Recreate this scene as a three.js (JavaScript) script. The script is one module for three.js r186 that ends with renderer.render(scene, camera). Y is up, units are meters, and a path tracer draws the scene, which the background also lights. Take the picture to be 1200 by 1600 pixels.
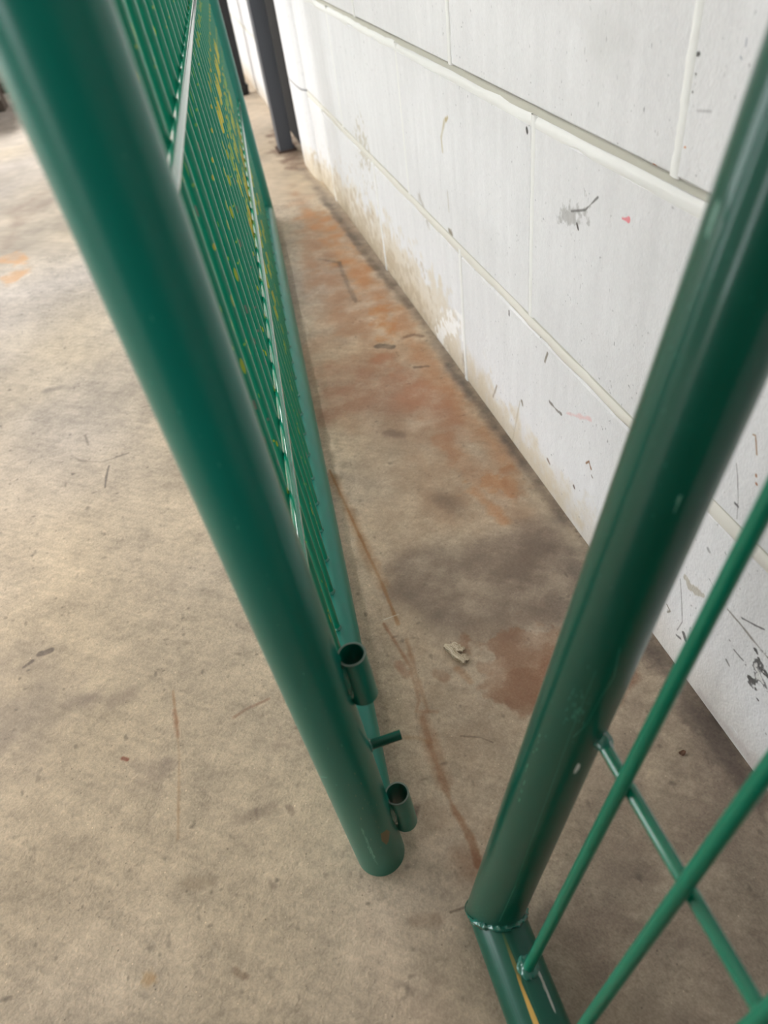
import * as THREE from 'three';
import { RectAreaLightUniformsLib } from 'three/addons/lights/RectAreaLightUniformsLib.js';
import { mergeGeometries } from 'three/addons/utils/BufferGeometryUtils.js';

// ---------------------------------------------------------------- camera, sky, lights, exposure
const scene = new THREE.Scene();
const camera = new THREE.PerspectiveCamera(2 * THREE.MathUtils.radToDeg(Math.atan(800 / 1092.7)), 0.75, 0.02, 60);
const EYE = new THREE.Vector3(0, 0.56, 0), AHEAD = new THREE.Vector3(0.1199, -0.6819, -0.7216);
camera.position.copy(EYE);
camera.up.set(0.2791, 0.7207, -0.6346);
camera.lookAt(EYE.clone().add(AHEAD));
camera.focus = 0.62;
camera.userData.fStop = 6.6;
const renderer = new THREE.WebGLRenderer({ antialias: true });
renderer.toneMapping = THREE.LinearToneMapping;
renderer.toneMappingExposure = 1.04;
renderer.shadowMap.enabled = true;
scene.background = new THREE.Color().setRGB(0.93, 0.97, 1.0);   // overcast sky beyond the open bay
scene.backgroundIntensity = 6.7;
RectAreaLightUniformsLib.init();
const LED = { power: 31, color: new THREE.Color().setRGB(1, 0.995, 0.98), spots: [[-1.1, -3.6], [-1.1, -5.6], [-2.8, -3.6], [-1.6, 2.6]] };  // added overhead lamps, unseen, placed to shape the falloff on the floor

// ---------------------------------------------------------------- helpers
const V = (x, y, z) => new THREE.Vector3(x, y, z);
let seed = 7;
const rnd = () => { seed = (seed * 1664525 + 1013904223) >>> 0; return seed / 4294967296; };
const PERM = new Uint16Array(4096).map((_, i) => i);
for (let i = 4095; i > 0; i--) { const j = Math.floor(rnd() * (i + 1)), t = PERM[i]; PERM[i] = PERM[j]; PERM[j] = t; }
const hash = (x, y) => PERM[(PERM[x & 4095] + y) & 4095] / 4095;
function noise(x, y) {
  const xi = Math.floor(x), yi = Math.floor(y), fx = x - xi, fy = y - yi, u = fx * fx * (3 - 2 * fx), v = fy * fy * (3 - 2 * fy);
  const a = hash(xi, yi), b = hash(xi + 1, yi), c = hash(xi, yi + 1), d = hash(xi + 1, yi + 1);
  return a + (b - a) * u + (c - a) * v + (a - b - c + d) * u * v;
}
const fbm = (x, y, n) => { let s = 0, a = 0.5, t = 0; for (let i = 0; i < n; i++) { s += a * noise(x, y); t += a; a *= 0.5; x = x * 2.03 + 17.1; y = y * 2.03 + 9.7; } return s / t; };
const sstep = (a, b, x) => { const t = Math.min(1, Math.max(0, (x - a) / (b - a))); return t * t * (3 - 2 * t); };
const shadows = (m) => { m.castShadow = true; m.receiveShadow = true; return m; };
const taken = new Map();
const numbered = (n) => { const k = taken.get(n) || 0; taken.set(n, k + 1); return k ? n + '_' + String(k).padStart(3, '0') : n; };
function part(name, geometry, material, parent) { const m = shadows(new THREE.Mesh(geometry, material)); m.name = name; parent.add(m); return m; }
function thing(name, label, category, pos, group) {
  const g = new THREE.Group(); g.name = numbered(name); g.position.copy(pos); scene.add(g);
  g.userData = { label, category }; if (group) g.userData.group = group;
  return g;
}
function struct(name, geometry, material, parent = scene) {
  const m = geometry ? shadows(new THREE.Mesh(geometry, material)) : new THREE.Group();
  m.name = name; if (parent === scene) m.userData.kind = 'structure';
  parent.add(m); return m;
}
const boxAt = (x0, y0, z0, x1, y1, z1) => new THREE.BoxGeometry(x1 - x0, y1 - y0, z1 - z0).translate((x0 + x1) / 2, (y0 + y1) / 2, (z0 + z1) / 2);
// a box with chamfered edges
function chamfered(x0, y0, z0, x1, y1, z1, c) {
  const s = new THREE.Shape([[x0 + c, y0], [x1 - c, y0], [x1, y0 + c], [x1, y1 - c], [x1 - c, y1], [x0 + c, y1], [x0, y1 - c], [x0, y0 + c]].map((p) => new THREE.Vector2(...p)));
  return new THREE.ExtrudeGeometry(s, { depth: z1 - z0 - 2 * c, bevelEnabled: true, bevelSize: c * 0.6, bevelOffset: -c * 0.6, bevelThickness: c, bevelSegments: 1 }).translate(0, 0, z0 + c);
}
function frameOf(d) {
  const e1 = new THREE.Vector3().crossVectors(d, V(0, 0, 1));
  if (e1.length() < 1e-4) e1.set(0, -1, 0); else e1.normalize();
  return [e1, new THREE.Vector3().crossVectors(d, e1)];
}
// round bar from a to b; each end may be cut by a plane (normal na / nb) and capped; inner > 0 makes it a hollow tube
function bar(a, b, r, { seg = 40, na, nb, capA = true, capB = true, inner = 0, rows = 1, wobble = 0 } = {}) {
  const d = b.clone().sub(a), len = d.length(); d.normalize();
  const [e1, e2] = frameOf(d), pos = [], nor = [], uv = [], idx = [];
  const end = (dir, base, o, n) => n ? o.clone().addScaledVector(dir, base.clone().sub(o).dot(n) / dir.dot(n)) : null;
  const skin = (rad, flip) => {
    const start = pos.length / 3;
    for (let k = 0; k <= rows; k++) for (let i = 0; i <= seg; i++) {
      const t = i / seg * 2 * Math.PI, n = e1.clone().multiplyScalar(Math.cos(t)).addScaledVector(e2, Math.sin(t));
      const w = wobble ? 1 + wobble * (noise(i % seg * 0.9 + 31, k * 0.8 + rad * 900) - 0.5) : 1;
      const pa = a.clone().addScaledVector(n, rad * w), pb = b.clone().addScaledVector(n, rad * w);
      const qa = end(d, a, pa, na) || pa, qb = end(d, b, pb, nb) || pb, p = qa.lerp(qb, k / rows);
      pos.push(p.x, p.y, p.z); nor.push(n.x * flip, n.y * flip, n.z * flip); uv.push(i / seg, p.clone().sub(a).dot(d) / len);
    }
    for (let k = 0; k < rows; k++) for (let i = 0; i < seg; i++) {
      const p = start + k * (seg + 1) + i, q = p + seg + 1;
      if (flip > 0) idx.push(p, p + 1, q, q, p + 1, q + 1); else idx.push(p, q, p + 1, q, q + 1, p + 1);
    }
  };
  skin(r, 1);
  if (inner) skin(inner, -1);
  const cap = (c, n, s) => {
    const start = pos.length / 3;
    for (let i = 0; i <= seg; i++) {
      const t = i / seg * 2 * Math.PI, m = e1.clone().multiplyScalar(Math.cos(t)).addScaledVector(e2, Math.sin(t));
      for (const rad of [r, inner]) { const p0 = c.clone().addScaledVector(m, rad), p = end(d, c, p0, n) || p0; pos.push(p.x, p.y, p.z); nor.push(d.x * s, d.y * s, d.z * s); uv.push(i / seg, s > 0 ? 1 : 0); }
    }
    for (let i = 0; i < seg; i++) { const p = start + 2 * i; if (s > 0) idx.push(p, p + 2, p + 1, p + 1, p + 2, p + 3); else idx.push(p, p + 1, p + 2, p + 1, p + 3, p + 2); }
  };
  if (capA) cap(a, na, -1);
  if (capB) cap(b, nb, 1);
  const g = new THREE.BufferGeometry();
  g.setAttribute('position', new THREE.Float32BufferAttribute(pos, 3)); g.setAttribute('normal', new THREE.Float32BufferAttribute(nor, 3)); g.setAttribute('uv', new THREE.Float32BufferAttribute(uv, 2)); g.setIndex(idx);
  return g;
}
// lump of weld metal
function lump(r, squash, s, detail = 4) {
  const g = new THREE.IcosahedronGeometry(r, detail), p = g.attributes.position;
  for (let i = 0; i < p.count; i++) {
    const x = p.getX(i) / r, y = p.getY(i) / r, z = p.getZ(i) / r;
    const k = 0.72 + 0.4 * fbm(x * 1.7 + s * 7, y * 1.7 + z * 1.9 + s * 3, 3) + 0.12 * noise(x * 6 + s, z * 6 + y * 5);
    p.setXYZ(i, p.getX(i) * k * squash[0], p.getY(i) * k * squash[1], p.getZ(i) * k * squash[2]);
  }
  g.computeVertexNormals(); return g;
}
function dataTexture(data, w, h, srgb) {
  const t = new THREE.DataTexture(data, w, h, THREE.RGBAFormat);
  t.magFilter = t.minFilter = THREE.LinearFilter; if (srgb) t.colorSpace = THREE.SRGBColorSpace; t.needsUpdate = true; return t;
}

// ---------------------------------------------------------------- stains, marks and a few patches of painted shade (metres on the floor: x, z; on the wall: z, y)
const FLOOR_MARKS = [], WALL_MARKS = [];
const stainOrShade = (kind, pts, half, soft, color, alpha, ragged, freq) => FLOOR_MARKS.push({ kind, pts, half, soft: soft * 1.3, color, alpha, ragged, freq, patchy: true });
const mark = (kind, pts, half, soft, color, alpha, ragged, freq) => WALL_MARKS.push({ kind, pts, half: half * 0.55, soft: soft * 0.8, color, alpha, ragged, freq });
stainOrShade('p', [[0.1938, -1.5507], [0.2879, -1.5492], [0.2786, -1.057], [0.2565, -0.6646], [0.2663, -0.5188], [0.2677, -0.4746], [0.1566, -0.5331], [0.1476, -0.7017], [0.0664, -0.8023], [0.0841, -0.9791]], 0.0002, 0.03996, [150, 104, 72], 0.32, 0.01989, 14);
stainOrShade('p', [[0.0922, -0.9439], [0.2017, -0.9481], [0.2467, -0.7804], [0.2416, -0.7171], [0.1562, -0.7914], [0.0664, -0.8023]], 0.0002, 0.02536, [136, 90, 66], 0.5, 0.01708, 30);
stainOrShade('p', [[0.2107, -1.7956], [0.246, -1.4945], [0.2156, -0.9959], [0.2183, -0.8681], [0.1579, -0.9399], [0.1507, -1.3047]], 0.0002, 0.0382, [150, 100, 66], 0.4, 0.01914, 30);
stainOrShade('p', [[0.2025, -1.6315], [0.2458, -1.6234], [0.2462, -1.2775], [0.2399, -1.0793], [0.2188, -1.1728]], 0.0002, 0.02822, [190, 124, 66], 0.45, 0.0258, 30);
stainOrShade('p', [[0.2314, -1.1104], [0.2417, -1.0284], [0.2386, -0.9719], [0.2111, -0.9803], [0.213, -1.0446]], 0.0002, 0.0145, [176, 112, 58], 0.6, 0.01661, 60);
stainOrShade('p', [[0.1938, -0.9209], [0.2494, -0.8146], [0.2468, -0.684], [0.2224, -0.6664], [0.1886, -0.7754]], 0.0002, 0.02451, [158, 104, 74], 0.5, 0.01638, 40);
stainOrShade('p', [[0.0837, -0.5114], [0.1141, -0.5191], [0.1973, -0.5199], [0.2663, -0.5188], [0.2787, -0.4595], [0.266, -0.3888], [0.2105, -0.3605], [0.1704, -0.3887], [0.1059, -0.3936], [0.0834, -0.4149], [0.0831, -0.4452], [0.0633, -0.4713]], 0.0002, 0.0202, [98, 86, 79], 0.62, 0.01505, 24);
stainOrShade('p', [[0.2087, -0.5106], [0.272, -0.4833], [0.2618, -0.4272], [0.213, -0.3928], [0.1791, -0.4242]], 0.0002, 0.03174, [92, 78, 70], 0.42, 0.01603, 24);
stainOrShade('p', [[0.0882, -0.4612], [0.1313, -0.4257], [0.1658, -0.3782], [0.1374, -0.3733], [0.0943, -0.3982]], 0.0002, 0.0158, [96, 84, 76], 0.3, 0.0123, 30);
stainOrShade('p', [[0.126, -0.3858], [0.1704, -0.3887], [0.2182, -0.3496], [0.1838, -0.3071], [0.1481, -0.2965], [0.133, -0.3035], [0.1257, -0.322], [0.1294, -0.3458]], 0.0002, 0.00544, [134, 88, 62], 0.6, 0.01632, 50);
stainOrShade('p', [[0.1294, -0.3384], [0.1837, -0.3324], [0.1611, -0.2984], [0.133, -0.3035]], 0.0002, 0.00661, [126, 76, 50], 0.4, 0.0133, 60);
stainOrShade('p', [[0.1997, -0.6065], [0.239, -0.6015], [0.2551, -0.5814], [0.2447, -0.5577], [0.2198, -0.5749]], 0.0002, 0.00671, [188, 124, 70], 0.7, 0.01643, 60);
stainOrShade('l', [[0.2084, -0.5825], [0.2149, -0.5531], [0.2179, -0.5231]], 0.00658, 0.00658, [178, 108, 58], 0.8, 0.00592, 70);
stainOrShade('l', [[0.2047, -0.6893], [0.2189, -0.6133], [0.2424, -0.5709]], 0.01235, 0.01078, [158, 98, 60], 0.55, 0.01111, 50);
stainOrShade('p', [[0.2422, -0.6092], [0.2664, -0.6072], [0.2716, -0.5639], [0.2436, -0.5462]], 0.0002, 0.00881, [140, 86, 50], 0.65, 0.01174, 60);
stainOrShade('l', [[0.239, -1.2501], [0.2496, -1.0737], [0.2466, -0.8929], [0.2544, -0.7267], [0.2703, -0.6161]], 0.01561, 0.02143, [164, 112, 74], 0.5, 0.01249, 40);
stainOrShade('p', [[0.248, -2.3107], [0.2978, -2.191], [0.273, -1.9028], [0.2287, -1.9376], [0.2192, -2.0828]], 0.0002, 0.02585, [104, 78, 62], 0.7, 0.02962, 30);
stainOrShade('l', [[0.1826, -1.3339], [0.213, -1.2982], [0.2042, -1.1959], [0.2011, -1.1227]], 0.00372, 0.00372, [86, 74, 64], 0.6, 0.00335, 80);
stainOrShade('l', [[0.241, -0.9661], [0.258, -0.9657], [0.267, -0.9541]], 0.00421, 0.00309, [70, 44, 34], 0.7, 0.00379, 120);
stainOrShade('l', [[0.1948, -0.9605], [0.2142, -0.9478]], 0.00622, 0.00309, [62, 54, 46], 0.85, 0.00311, 120);
stainOrShade('l', [[0.2283, -0.8746], [0.2466, -0.8689]], 0.00335, 0.00282, [70, 50, 40], 0.7, 0.00302, 120);
stainOrShade('l', [[0.1678, -0.5859], [0.1793, -0.5629]], 0.00959, 0.01321, [92, 76, 64], 0.5, 0.00575, 60);
stainOrShade('l', [[0.1454, -0.7387], [0.1602, -0.7285]], 0.00689, 0.00689, [92, 74, 66], 0.5, 0.00413, 80);
stainOrShade('l', [[0.0555, -0.6949], [0.0597, -0.6097], [0.0625, -0.5463], [0.0657, -0.4845], [0.0661, -0.4302]], 0.00152, 0.00184, [146, 98, 52], 0.75, 0.00106, 120);
stainOrShade('l', [[0.0565, -0.6809], [0.0597, -0.6097], [0.0657, -0.4845]], 0.00622, 0.00537, [150, 108, 70], 0.4, 0.00311, 60);
stainOrShade('l', [[0.0528, -0.4354], [0.062, -0.3792], [0.0587, -0.3402], [0.0526, -0.3308]], 0.00149, 0.00171, [128, 78, 48], 0.6, 0.00119, 90);
stainOrShade('l', [[0.068, -0.4085], [0.0644, -0.3633], [0.0627, -0.3284]], 0.00184, 0.00247, [140, 90, 56], 0.55, 0.00166, 90);
stainOrShade('l', [[0.0559, -0.3228], [0.0538, -0.2956], [0.0536, -0.2654], [0.0536, -0.241], [0.0582, -0.2119], [0.0572, -0.1924]], 0.00231, 0.00212, [128, 78, 46], 0.75, 0.00231, 90);
stainOrShade('l', [[0.0564, -0.3206], [0.0549, -0.2921], [0.0537, -0.2625]], 0.00661, 0.005, [132, 82, 50], 0.5, 0.00463, 70);
stainOrShade('l', [[0.0354, -0.3106], [0.0473, -0.3056], [0.0538, -0.2988]], 0.00162, 0.00225, [150, 108, 66], 0.5, 0.00097, 90);
stainOrShade('l', [[0.0553, -0.3298], [0.0698, -0.3244]], 0.00225, 0.00225, [128, 76, 46], 0.6, 0.00202, 90);
stainOrShade('l', [[0.0517, -0.3832], [0.056, -0.3724]], 0.00427, 0.00301, [124, 74, 50], 0.6, 0.00342, 90);
stainOrShade('l', [[0.0823, -0.3638], [0.0888, -0.3554]], 0.00418, 0.00297, [126, 84, 60], 0.6, 0.00376, 90);
stainOrShade('l', [[0.103, -0.3596], [0.1091, -0.3426]], 0.00301, 0.00301, [146, 92, 54], 0.6, 0.00271, 90);
stainOrShade('p', [[0.0461, -0.201], [0.0662, -0.1991], [0.0587, -0.1685], [0.0423, -0.165]], 0.0002, 0.01382, [120, 76, 50], 0.4, 0.0091, 40);
stainOrShade('l', [[0.2583, -1.9143], [0.2678, -1.6541], [0.278, -1.3002], [0.2867, -1.0031], [0.2795, -0.7991], [0.2847, -0.504], [0.2806, -0.3251], [0.2829, -0.1796]], 0.01087, 0.01266, [112, 100, 90], 0.62, 0.00761, 50);
stainOrShade('l', [[0.2612, -1.6588], [0.268, -1.2638], [0.2786, -1.057]], 0.00638, 0.00638, [80, 70, 60], 0.6, 0.00574, 60);
stainOrShade('l', [[0.2749, -0.858], [0.2773, -0.7154], [0.2804, -0.639], [0.2787, -0.4966]], 0.0055, 0.00707, [86, 76, 70], 0.6, 0.00495, 60);
stainOrShade('p', [[0.2689, -0.3455], [0.2827, -0.3242], [0.2847, -0.1828], [0.2701, -0.1486], [0.266, -0.2213], [0.2639, -0.2733]], 0.0002, 0.01173, [74, 64, 60], 0.62, 0.00904, 60);
stainOrShade('l', [[0.2607, -0.5941], [0.2663, -0.5188], [0.2756, -0.4608]], 0.00708, 0.01124, [168, 158, 140], 0.4, 0.00637, 60);
stainOrShade('p', [[0.1961, -0.272], [0.2683, -0.3222], [0.2793, -0.1607], [0.193, -0.0131], [0.0501, -0.0571], [0.0923, -0.115], [0.1268, -0.1933]], 0.0002, 0.0428, [92, 76, 68], 0.42, 0.01416, 18);  // soft wash: grime, with the shade of the lower right painted in
stainOrShade('p', [[0.1233, -0.8077], [0.2363, -0.7519], [0.2728, -0.516], [0.2072, -0.3539], [0.1452, -0.2532], [0.0479, -0.1544], [0.0245, -0.2287], [0.0414, -0.419]], 0.0002, 0.04647, [128, 104, 82], 0.34, 0.02088, 16);  // brown wash: rust tint plus the weaker light between panels, painted
stainOrShade('p', [[0.0035, -0.1962], [0.0627, -0.1905], [0.0999, -0.1205], [0.0648, -0.0525], [-0.0638, -0.0921]], 0.0002, 0.0511, [112, 92, 78], 0.3, 0.0172, 16);  // soft brown darkening at the near edge
stainOrShade('l', [[0.1521, -0.2162], [0.1909, -0.2307]], 0.00041, 0.00063, [168, 150, 134], 0.45, 0.00041, 120);
stainOrShade('l', [[0.1558, -0.1684], [0.1923, -0.1808]], 0.00041, 0.00054, [168, 150, 134], 0.45, 0.00041, 120);
stainOrShade('l', [[0.1875, -0.1773], [0.2256, -0.1902]], 0.00032, 0.00054, [168, 150, 134], 0.45, 0.00032, 120);
stainOrShade('l', [[0.1759, -0.0879], [0.2088, -0.0971]], 0.00032, 0.00054, [168, 150, 134], 0.45, 0.00032, 120);
stainOrShade('l', [[0.1198, -0.1306], [0.1531, -0.1413]], 0.00041, 0.00054, [168, 150, 134], 0.45, 0.00041, 120);
stainOrShade('l', [[0.0258, -0.1682], [0.0325, -0.1678], [0.0375, -0.1679]], 0.00076, 0.00076, [70, 56, 46], 0.8, 0.00046, 120);
stainOrShade('l', [[0.0817, -0.2949], [0.0967, -0.2881], [0.1051, -0.28]], 0.00063, 0.00082, [96, 80, 66], 0.5, 0.00038, 120);
stainOrShade('l', [[0.0941, -0.1477], [0.0863, -0.1417]], 0.00623, 0.00708, [70, 58, 54], 0.45, 0.00374, 60);
stainOrShade('l', [[0.2429, -0.2952], [0.2219, -0.2857]], 0.00756, 0.00652, [112, 66, 44], 0.5, 0.00605, 60);
stainOrShade('p', [[-0.5113, -1.7714], [-0.4505, -1.7684], [-0.4115, -1.7201], [-0.4257, -1.6909], [-0.5053, -1.7255]], 0.0002, 0.0142, [206, 152, 104], 0.65, 0.01776, 30);
stainOrShade('p', [[-0.4804, -1.6376], [-0.4384, -1.651], [-0.4052, -1.6486], [-0.4126, -1.6104], [-0.4481, -1.5906]], 0.0002, 0.01365, [204, 148, 98], 0.6, 0.01707, 30);
stainOrShade('p', [[-0.4963, -2.0993], [-0.4478, -2.212], [-0.394, -2.1897], [-0.3787, -2.1114], [-0.4446, -1.9885], [-0.472, -1.8065]], 0.0002, 0.03467, [140, 122, 108], 0.5, 0.0217, 20);  // shade on the far left floor, painted as a darker patch
stainOrShade('l', [[-0.5642, -2.315], [-0.4771, -2.3417], [-0.3981, -2.2516]], 0.01956, 0.04862, [150, 142, 136], 0.4, 0.01174, 20);  // soft grey band of the same painted shade
stainOrShade('l', [[-0.3285, -1.0896], [-0.3007, -1.0878]], 0.00711, 0.00586, [120, 112, 104], 0.6, 0.00427, 50);
stainOrShade('l', [[-0.2792, -0.8838], [-0.2668, -0.8657], [-0.2354, -0.848], [-0.1999, -0.853]], 0.00143, 0.00197, [118, 108, 98], 0.7, 0.00086, 90);
stainOrShade('l', [[-0.2265, -0.8349], [-0.2297, -0.8115], [-0.2312, -0.7882]], 0.00121, 0.00143, [96, 88, 80], 0.75, 0.00073, 90);
stainOrShade('l', [[-0.2617, -0.9274], [-0.2563, -0.9001]], 0.00152, 0.00152, [110, 100, 92], 0.6, 0.00091, 90);
stainOrShade('l', [[-0.2965, -0.5324], [-0.2846, -0.533]], 0.00292, 0.00215, [86, 74, 66], 0.75, 0.00234, 90);
stainOrShade('l', [[-0.3113, -0.5213], [-0.3038, -0.526]], 0.00215, 0.00143, [76, 64, 58], 0.75, 0.00129, 90);
stainOrShade('l', [[-0.1617, -0.4342], [-0.1603, -0.3974], [-0.1601, -0.3638], [-0.1661, -0.2893]], 0.00085, 0.0018, [150, 108, 70], 0.5, 0.00076, 90);
stainOrShade('l', [[-0.1618, -0.4121], [-0.16, -0.3835]], 0.0018, 0.00244, [134, 88, 62], 0.45, 0.00162, 90);
stainOrShade('l', [[-0.1079, -0.3842], [-0.0952, -0.3887], [-0.0732, -0.3919]], 0.0013, 0.00162, [128, 92, 72], 0.65, 0.00104, 90);
stainOrShade('l', [[-0.2105, -0.3788], [-0.2065, -0.376]], 0.00158, 0.00126, [130, 76, 56], 0.8, 0.00095, 90);
stainOrShade('p', [[-0.1979, -0.2007], [-0.1919, -0.2009], [-0.1884, -0.1952], [-0.1936, -0.192], [-0.1985, -0.1952]], 0.0002, 0.0024, [176, 138, 92], 0.75, 0.00284, 90);
stainOrShade('p', [[-0.2032, -0.3665], [-0.1829, -0.372], [-0.1693, -0.3543], [-0.1787, -0.3362], [-0.1978, -0.3491]], 0.0002, 0.01063, [120, 104, 94], 0.55, 0.00952, 50);
stainOrShade('l', [[-0.2611, -0.4566], [-0.2393, -0.4559]], 0.00801, 0.00801, [130, 114, 102], 0.5, 0.00641, 50);
stainOrShade('l', [[-0.2175, -0.4439], [-0.205, -0.4467]], 0.00661, 0.00927, [126, 110, 98], 0.5, 0.00529, 50);
stainOrShade('l', [[-0.0754, -0.3427], [-0.0529, -0.3377]], 0.00468, 0.00702, [126, 108, 94], 0.5, 0.00421, 50);
stainOrShade('l', [[-0.1171, -0.2886], [-0.0845, -0.2885]], 0.00437, 0.00544, [112, 96, 84], 0.35, 0.00393, 50);
stainOrShade('l', [[-0.099, -0.2332], [-0.0959, -0.2273]], 0.00253, 0.00199, [118, 102, 88], 0.5, 0.00253, 90);
stainOrShade('l', [[-0.1309, -0.1799], [-0.126, -0.1751]], 0.00231, 0.0019, [116, 94, 74], 0.6, 0.00323, 110);
stainOrShade('l', [[-0.1492, -0.2062], [-0.1411, -0.1928]], 0.00095, 0.00095, [188, 174, 154], 0.6, 0.00076, 90);
stainOrShade('l', [[-0.1005, -0.2912], [-0.1006, -0.2829]], 0.00158, 0.00158, [112, 96, 84], 0.5, 0.00126, 60);
stainOrShade('l', [[-0.0744, -0.2838], [-0.0722, -0.2785]], 0.00275, 0.00221, [104, 88, 76], 0.5, 0.0022, 60);
stainOrShade('l', [[0.0, -0.1702], [0.0135, -0.1666]], 0.00452, 0.00452, [104, 80, 62], 0.5, 0.00362, 50);
stainOrShade('l', [[-0.1625, -0.2521], [-0.1428, -0.2455]], 0.00411, 0.00506, [130, 112, 90], 0.4, 0.00329, 50);
stainOrShade('p', [[-0.3647, -0.5435], [-0.2987, -0.5437], [-0.2548, -0.4542], [-0.2989, -0.4009], [-0.3468, -0.4181]], 0.0002, 0.05307, [124, 112, 104], 0.35, 0.01342, 20);
stainOrShade('l', [[0.0217, -0.243], [0.0257, -0.2486]], 0.00307, 0.00253, [78, 64, 56], 0.55, 0.00184, 60);  // shadow beside the lower socket, painted on the floor
stainOrShade('l', [[0.0544, -0.4408], [0.0697, -0.4417]], 0.00063, 0.00063, [206, 198, 182], 0.7, 0.00025, 90);
mark('p', [[-0.5385, 0.3265], [-0.5123, 0.3372], [-0.506, 0.3302], [-0.5296, 0.3188], [-0.5477, 0.3145]], 0.0002, 0.00832, [150, 148, 144], 0.55, 0.01165, 150);
mark('l', [[-0.5294, 0.3268], [-0.5067, 0.335], [-0.4977, 0.3428], [-0.489, 0.3502]], 0.00124, 0.00124, [96, 94, 92], 0.8, 0.00062, 120);
mark('l', [[-0.5186, 0.3199], [-0.5159, 0.3166]], 0.00221, 0.00108, [70, 66, 64], 0.9, 0.00111, 120);
mark('l', [[-0.4528, 0.3458], [-0.4453, 0.3474]], 0.00262, 0.00136, [226, 110, 120], 0.85, 0.00262, 120);
mark('l', [[-0.4297, 0.387], [-0.4255, 0.3885]], 0.00228, 0.00073, [186, 92, 50], 0.9, 0.00137, 120);
mark('l', [[-0.6164, 0.3693], [-0.6151, 0.3676]], 0.00296, 0.00133, [50, 48, 46], 0.95, 0.00148, 120);
mark('l', [[-0.3956, 0.4562], [-0.3939, 0.4565]], 0.00171, 0.00061, [60, 58, 58], 0.95, 0.00085, 120);
mark('l', [[-0.3943, 0.4378], [-0.3943, 0.4375]], 0.00102, 0.00051, [70, 66, 64], 0.9, 0.00051, 120);
mark('l', [[-0.3968, 0.4334], [-0.3967, 0.4331]], 0.00122, 0.00051, [70, 66, 64], 0.9, 0.00061, 120);
mark('l', [[-0.394, 0.4468], [-0.3933, 0.4466]], 0.00082, 0.00041, [70, 66, 64], 0.9, 0.00041, 120);
mark('l', [[-0.394, 0.4082], [-0.3928, 0.4085]], 0.00102, 0.0004, [200, 120, 70], 0.9, 0.00051, 120);
mark('l', [[-0.3571, 0.4682], [-0.3569, 0.465]], 0.0006, 0.0005, [110, 116, 130], 0.8, 0.00024, 120);
mark('l', [[-0.3593, 0.4601], [-0.3579, 0.4592]], 0.00091, 0.00041, [110, 120, 132], 0.8, 0.00036, 120);
mark('l', [[-0.3875, 0.4293], [-0.375, 0.4314]], 0.00092, 0.00112, [176, 174, 174], 0.7, 0.00055, 120);
mark('p', [[-0.5392, 0.461], [-0.4884, 0.4694], [-0.4623, 0.4553], [-0.4824, 0.4384], [-0.5268, 0.4396]], 0.0002, 0.03466, [206, 205, 204], 0.6, 0.01168, 30);
mark('l', [[-0.7656, 0.1923], [-0.7619, 0.1874]], 0.00687, 0.00225, [58, 54, 50], 0.95, 0.00275, 120);
mark('l', [[-0.8416, 0.2022], [-0.8326, 0.2004]], 0.00648, 0.00392, [120, 108, 90], 0.8, 0.00389, 120);
mark('l', [[-0.5601, 0.1947], [-0.5572, 0.1941]], 0.00304, 0.00121, [48, 46, 46], 0.95, 0.00122, 120);
mark('l', [[-0.5841, 0.1861], [-0.5825, 0.184]], 0.00246, 0.00161, [70, 66, 64], 0.8, 0.00098, 120);
mark('l', [[-0.5678, 0.1629], [-0.5628, 0.1753]], 0.00228, 0.00148, [120, 112, 100], 0.85, 0.00091, 120);
mark('l', [[-0.658, 0.1772], [-0.658, 0.1726]], 0.00286, 0.00157, [70, 66, 64], 0.85, 0.00114, 120);
mark('l', [[-0.8828, 0.0163], [-0.874, 0.0036]], 0.00282, 0.00349, [150, 146, 140], 0.7, 0.00113, 120);
mark('l', [[-0.8398, 0.2505], [-0.8394, 0.2276]], 0.00253, 0.00515, [180, 174, 160], 0.6, 0.00101, 120);
mark('l', [[-0.836, 0.3292], [-0.851, 0.309], [-0.8494, 0.2947]], 0.00337, 0.00481, [188, 178, 152], 0.8, 0.00169, 120);
mark('l', [[-0.8313, 0.3315], [-0.8243, 0.3355]], 0.00337, 0.00337, [176, 158, 118], 0.8, 0.00169, 120);
mark('l', [[-0.5542, 0.1217], [-0.5424, 0.1219], [-0.5281, 0.1232]], 0.00261, 0.00166, [112, 106, 100], 0.85, 0.00183, 120);
mark('l', [[-0.6222, 0.0789], [-0.6204, 0.0756]], 0.00494, 0.00211, [110, 100, 84], 0.85, 0.00247, 120);
mark('l', [[-0.5164, 0.1316], [-0.4974, 0.1409], [-0.4715, 0.1543]], 0.00288, 0.00288, [222, 190, 190], 0.8, 0.00288, 120);
mark('l', [[-0.4666, 0.1061], [-0.462, 0.1007]], 0.00206, 0.00142, [130, 92, 64], 0.9, 0.00082, 120);
mark('l', [[-0.4722, 0.1003], [-0.4668, 0.1068]], 0.002, 0.0015, [130, 92, 64], 0.9, 0.0008, 120);
mark('l', [[-0.4596, 0.0936], [-0.4582, 0.093]], 0.00284, 0.00142, [110, 100, 90], 0.8, 0.00142, 120);
mark('l', [[-0.4917, 0.0539], [-0.4901, 0.0525]], 0.00326, 0.0017, [90, 76, 66], 0.9, 0.0013, 120);
mark('l', [[-0.5529, 0.0445], [-0.5479, 0.0426]], 0.00378, 0.00264, [120, 100, 84], 0.8, 0.00189, 120);
mark('l', [[-0.6968, 0.0563], [-0.7104, 0.0314]], 0.00252, 0.00252, [130, 116, 96], 0.7, 0.00101, 120);
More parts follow.
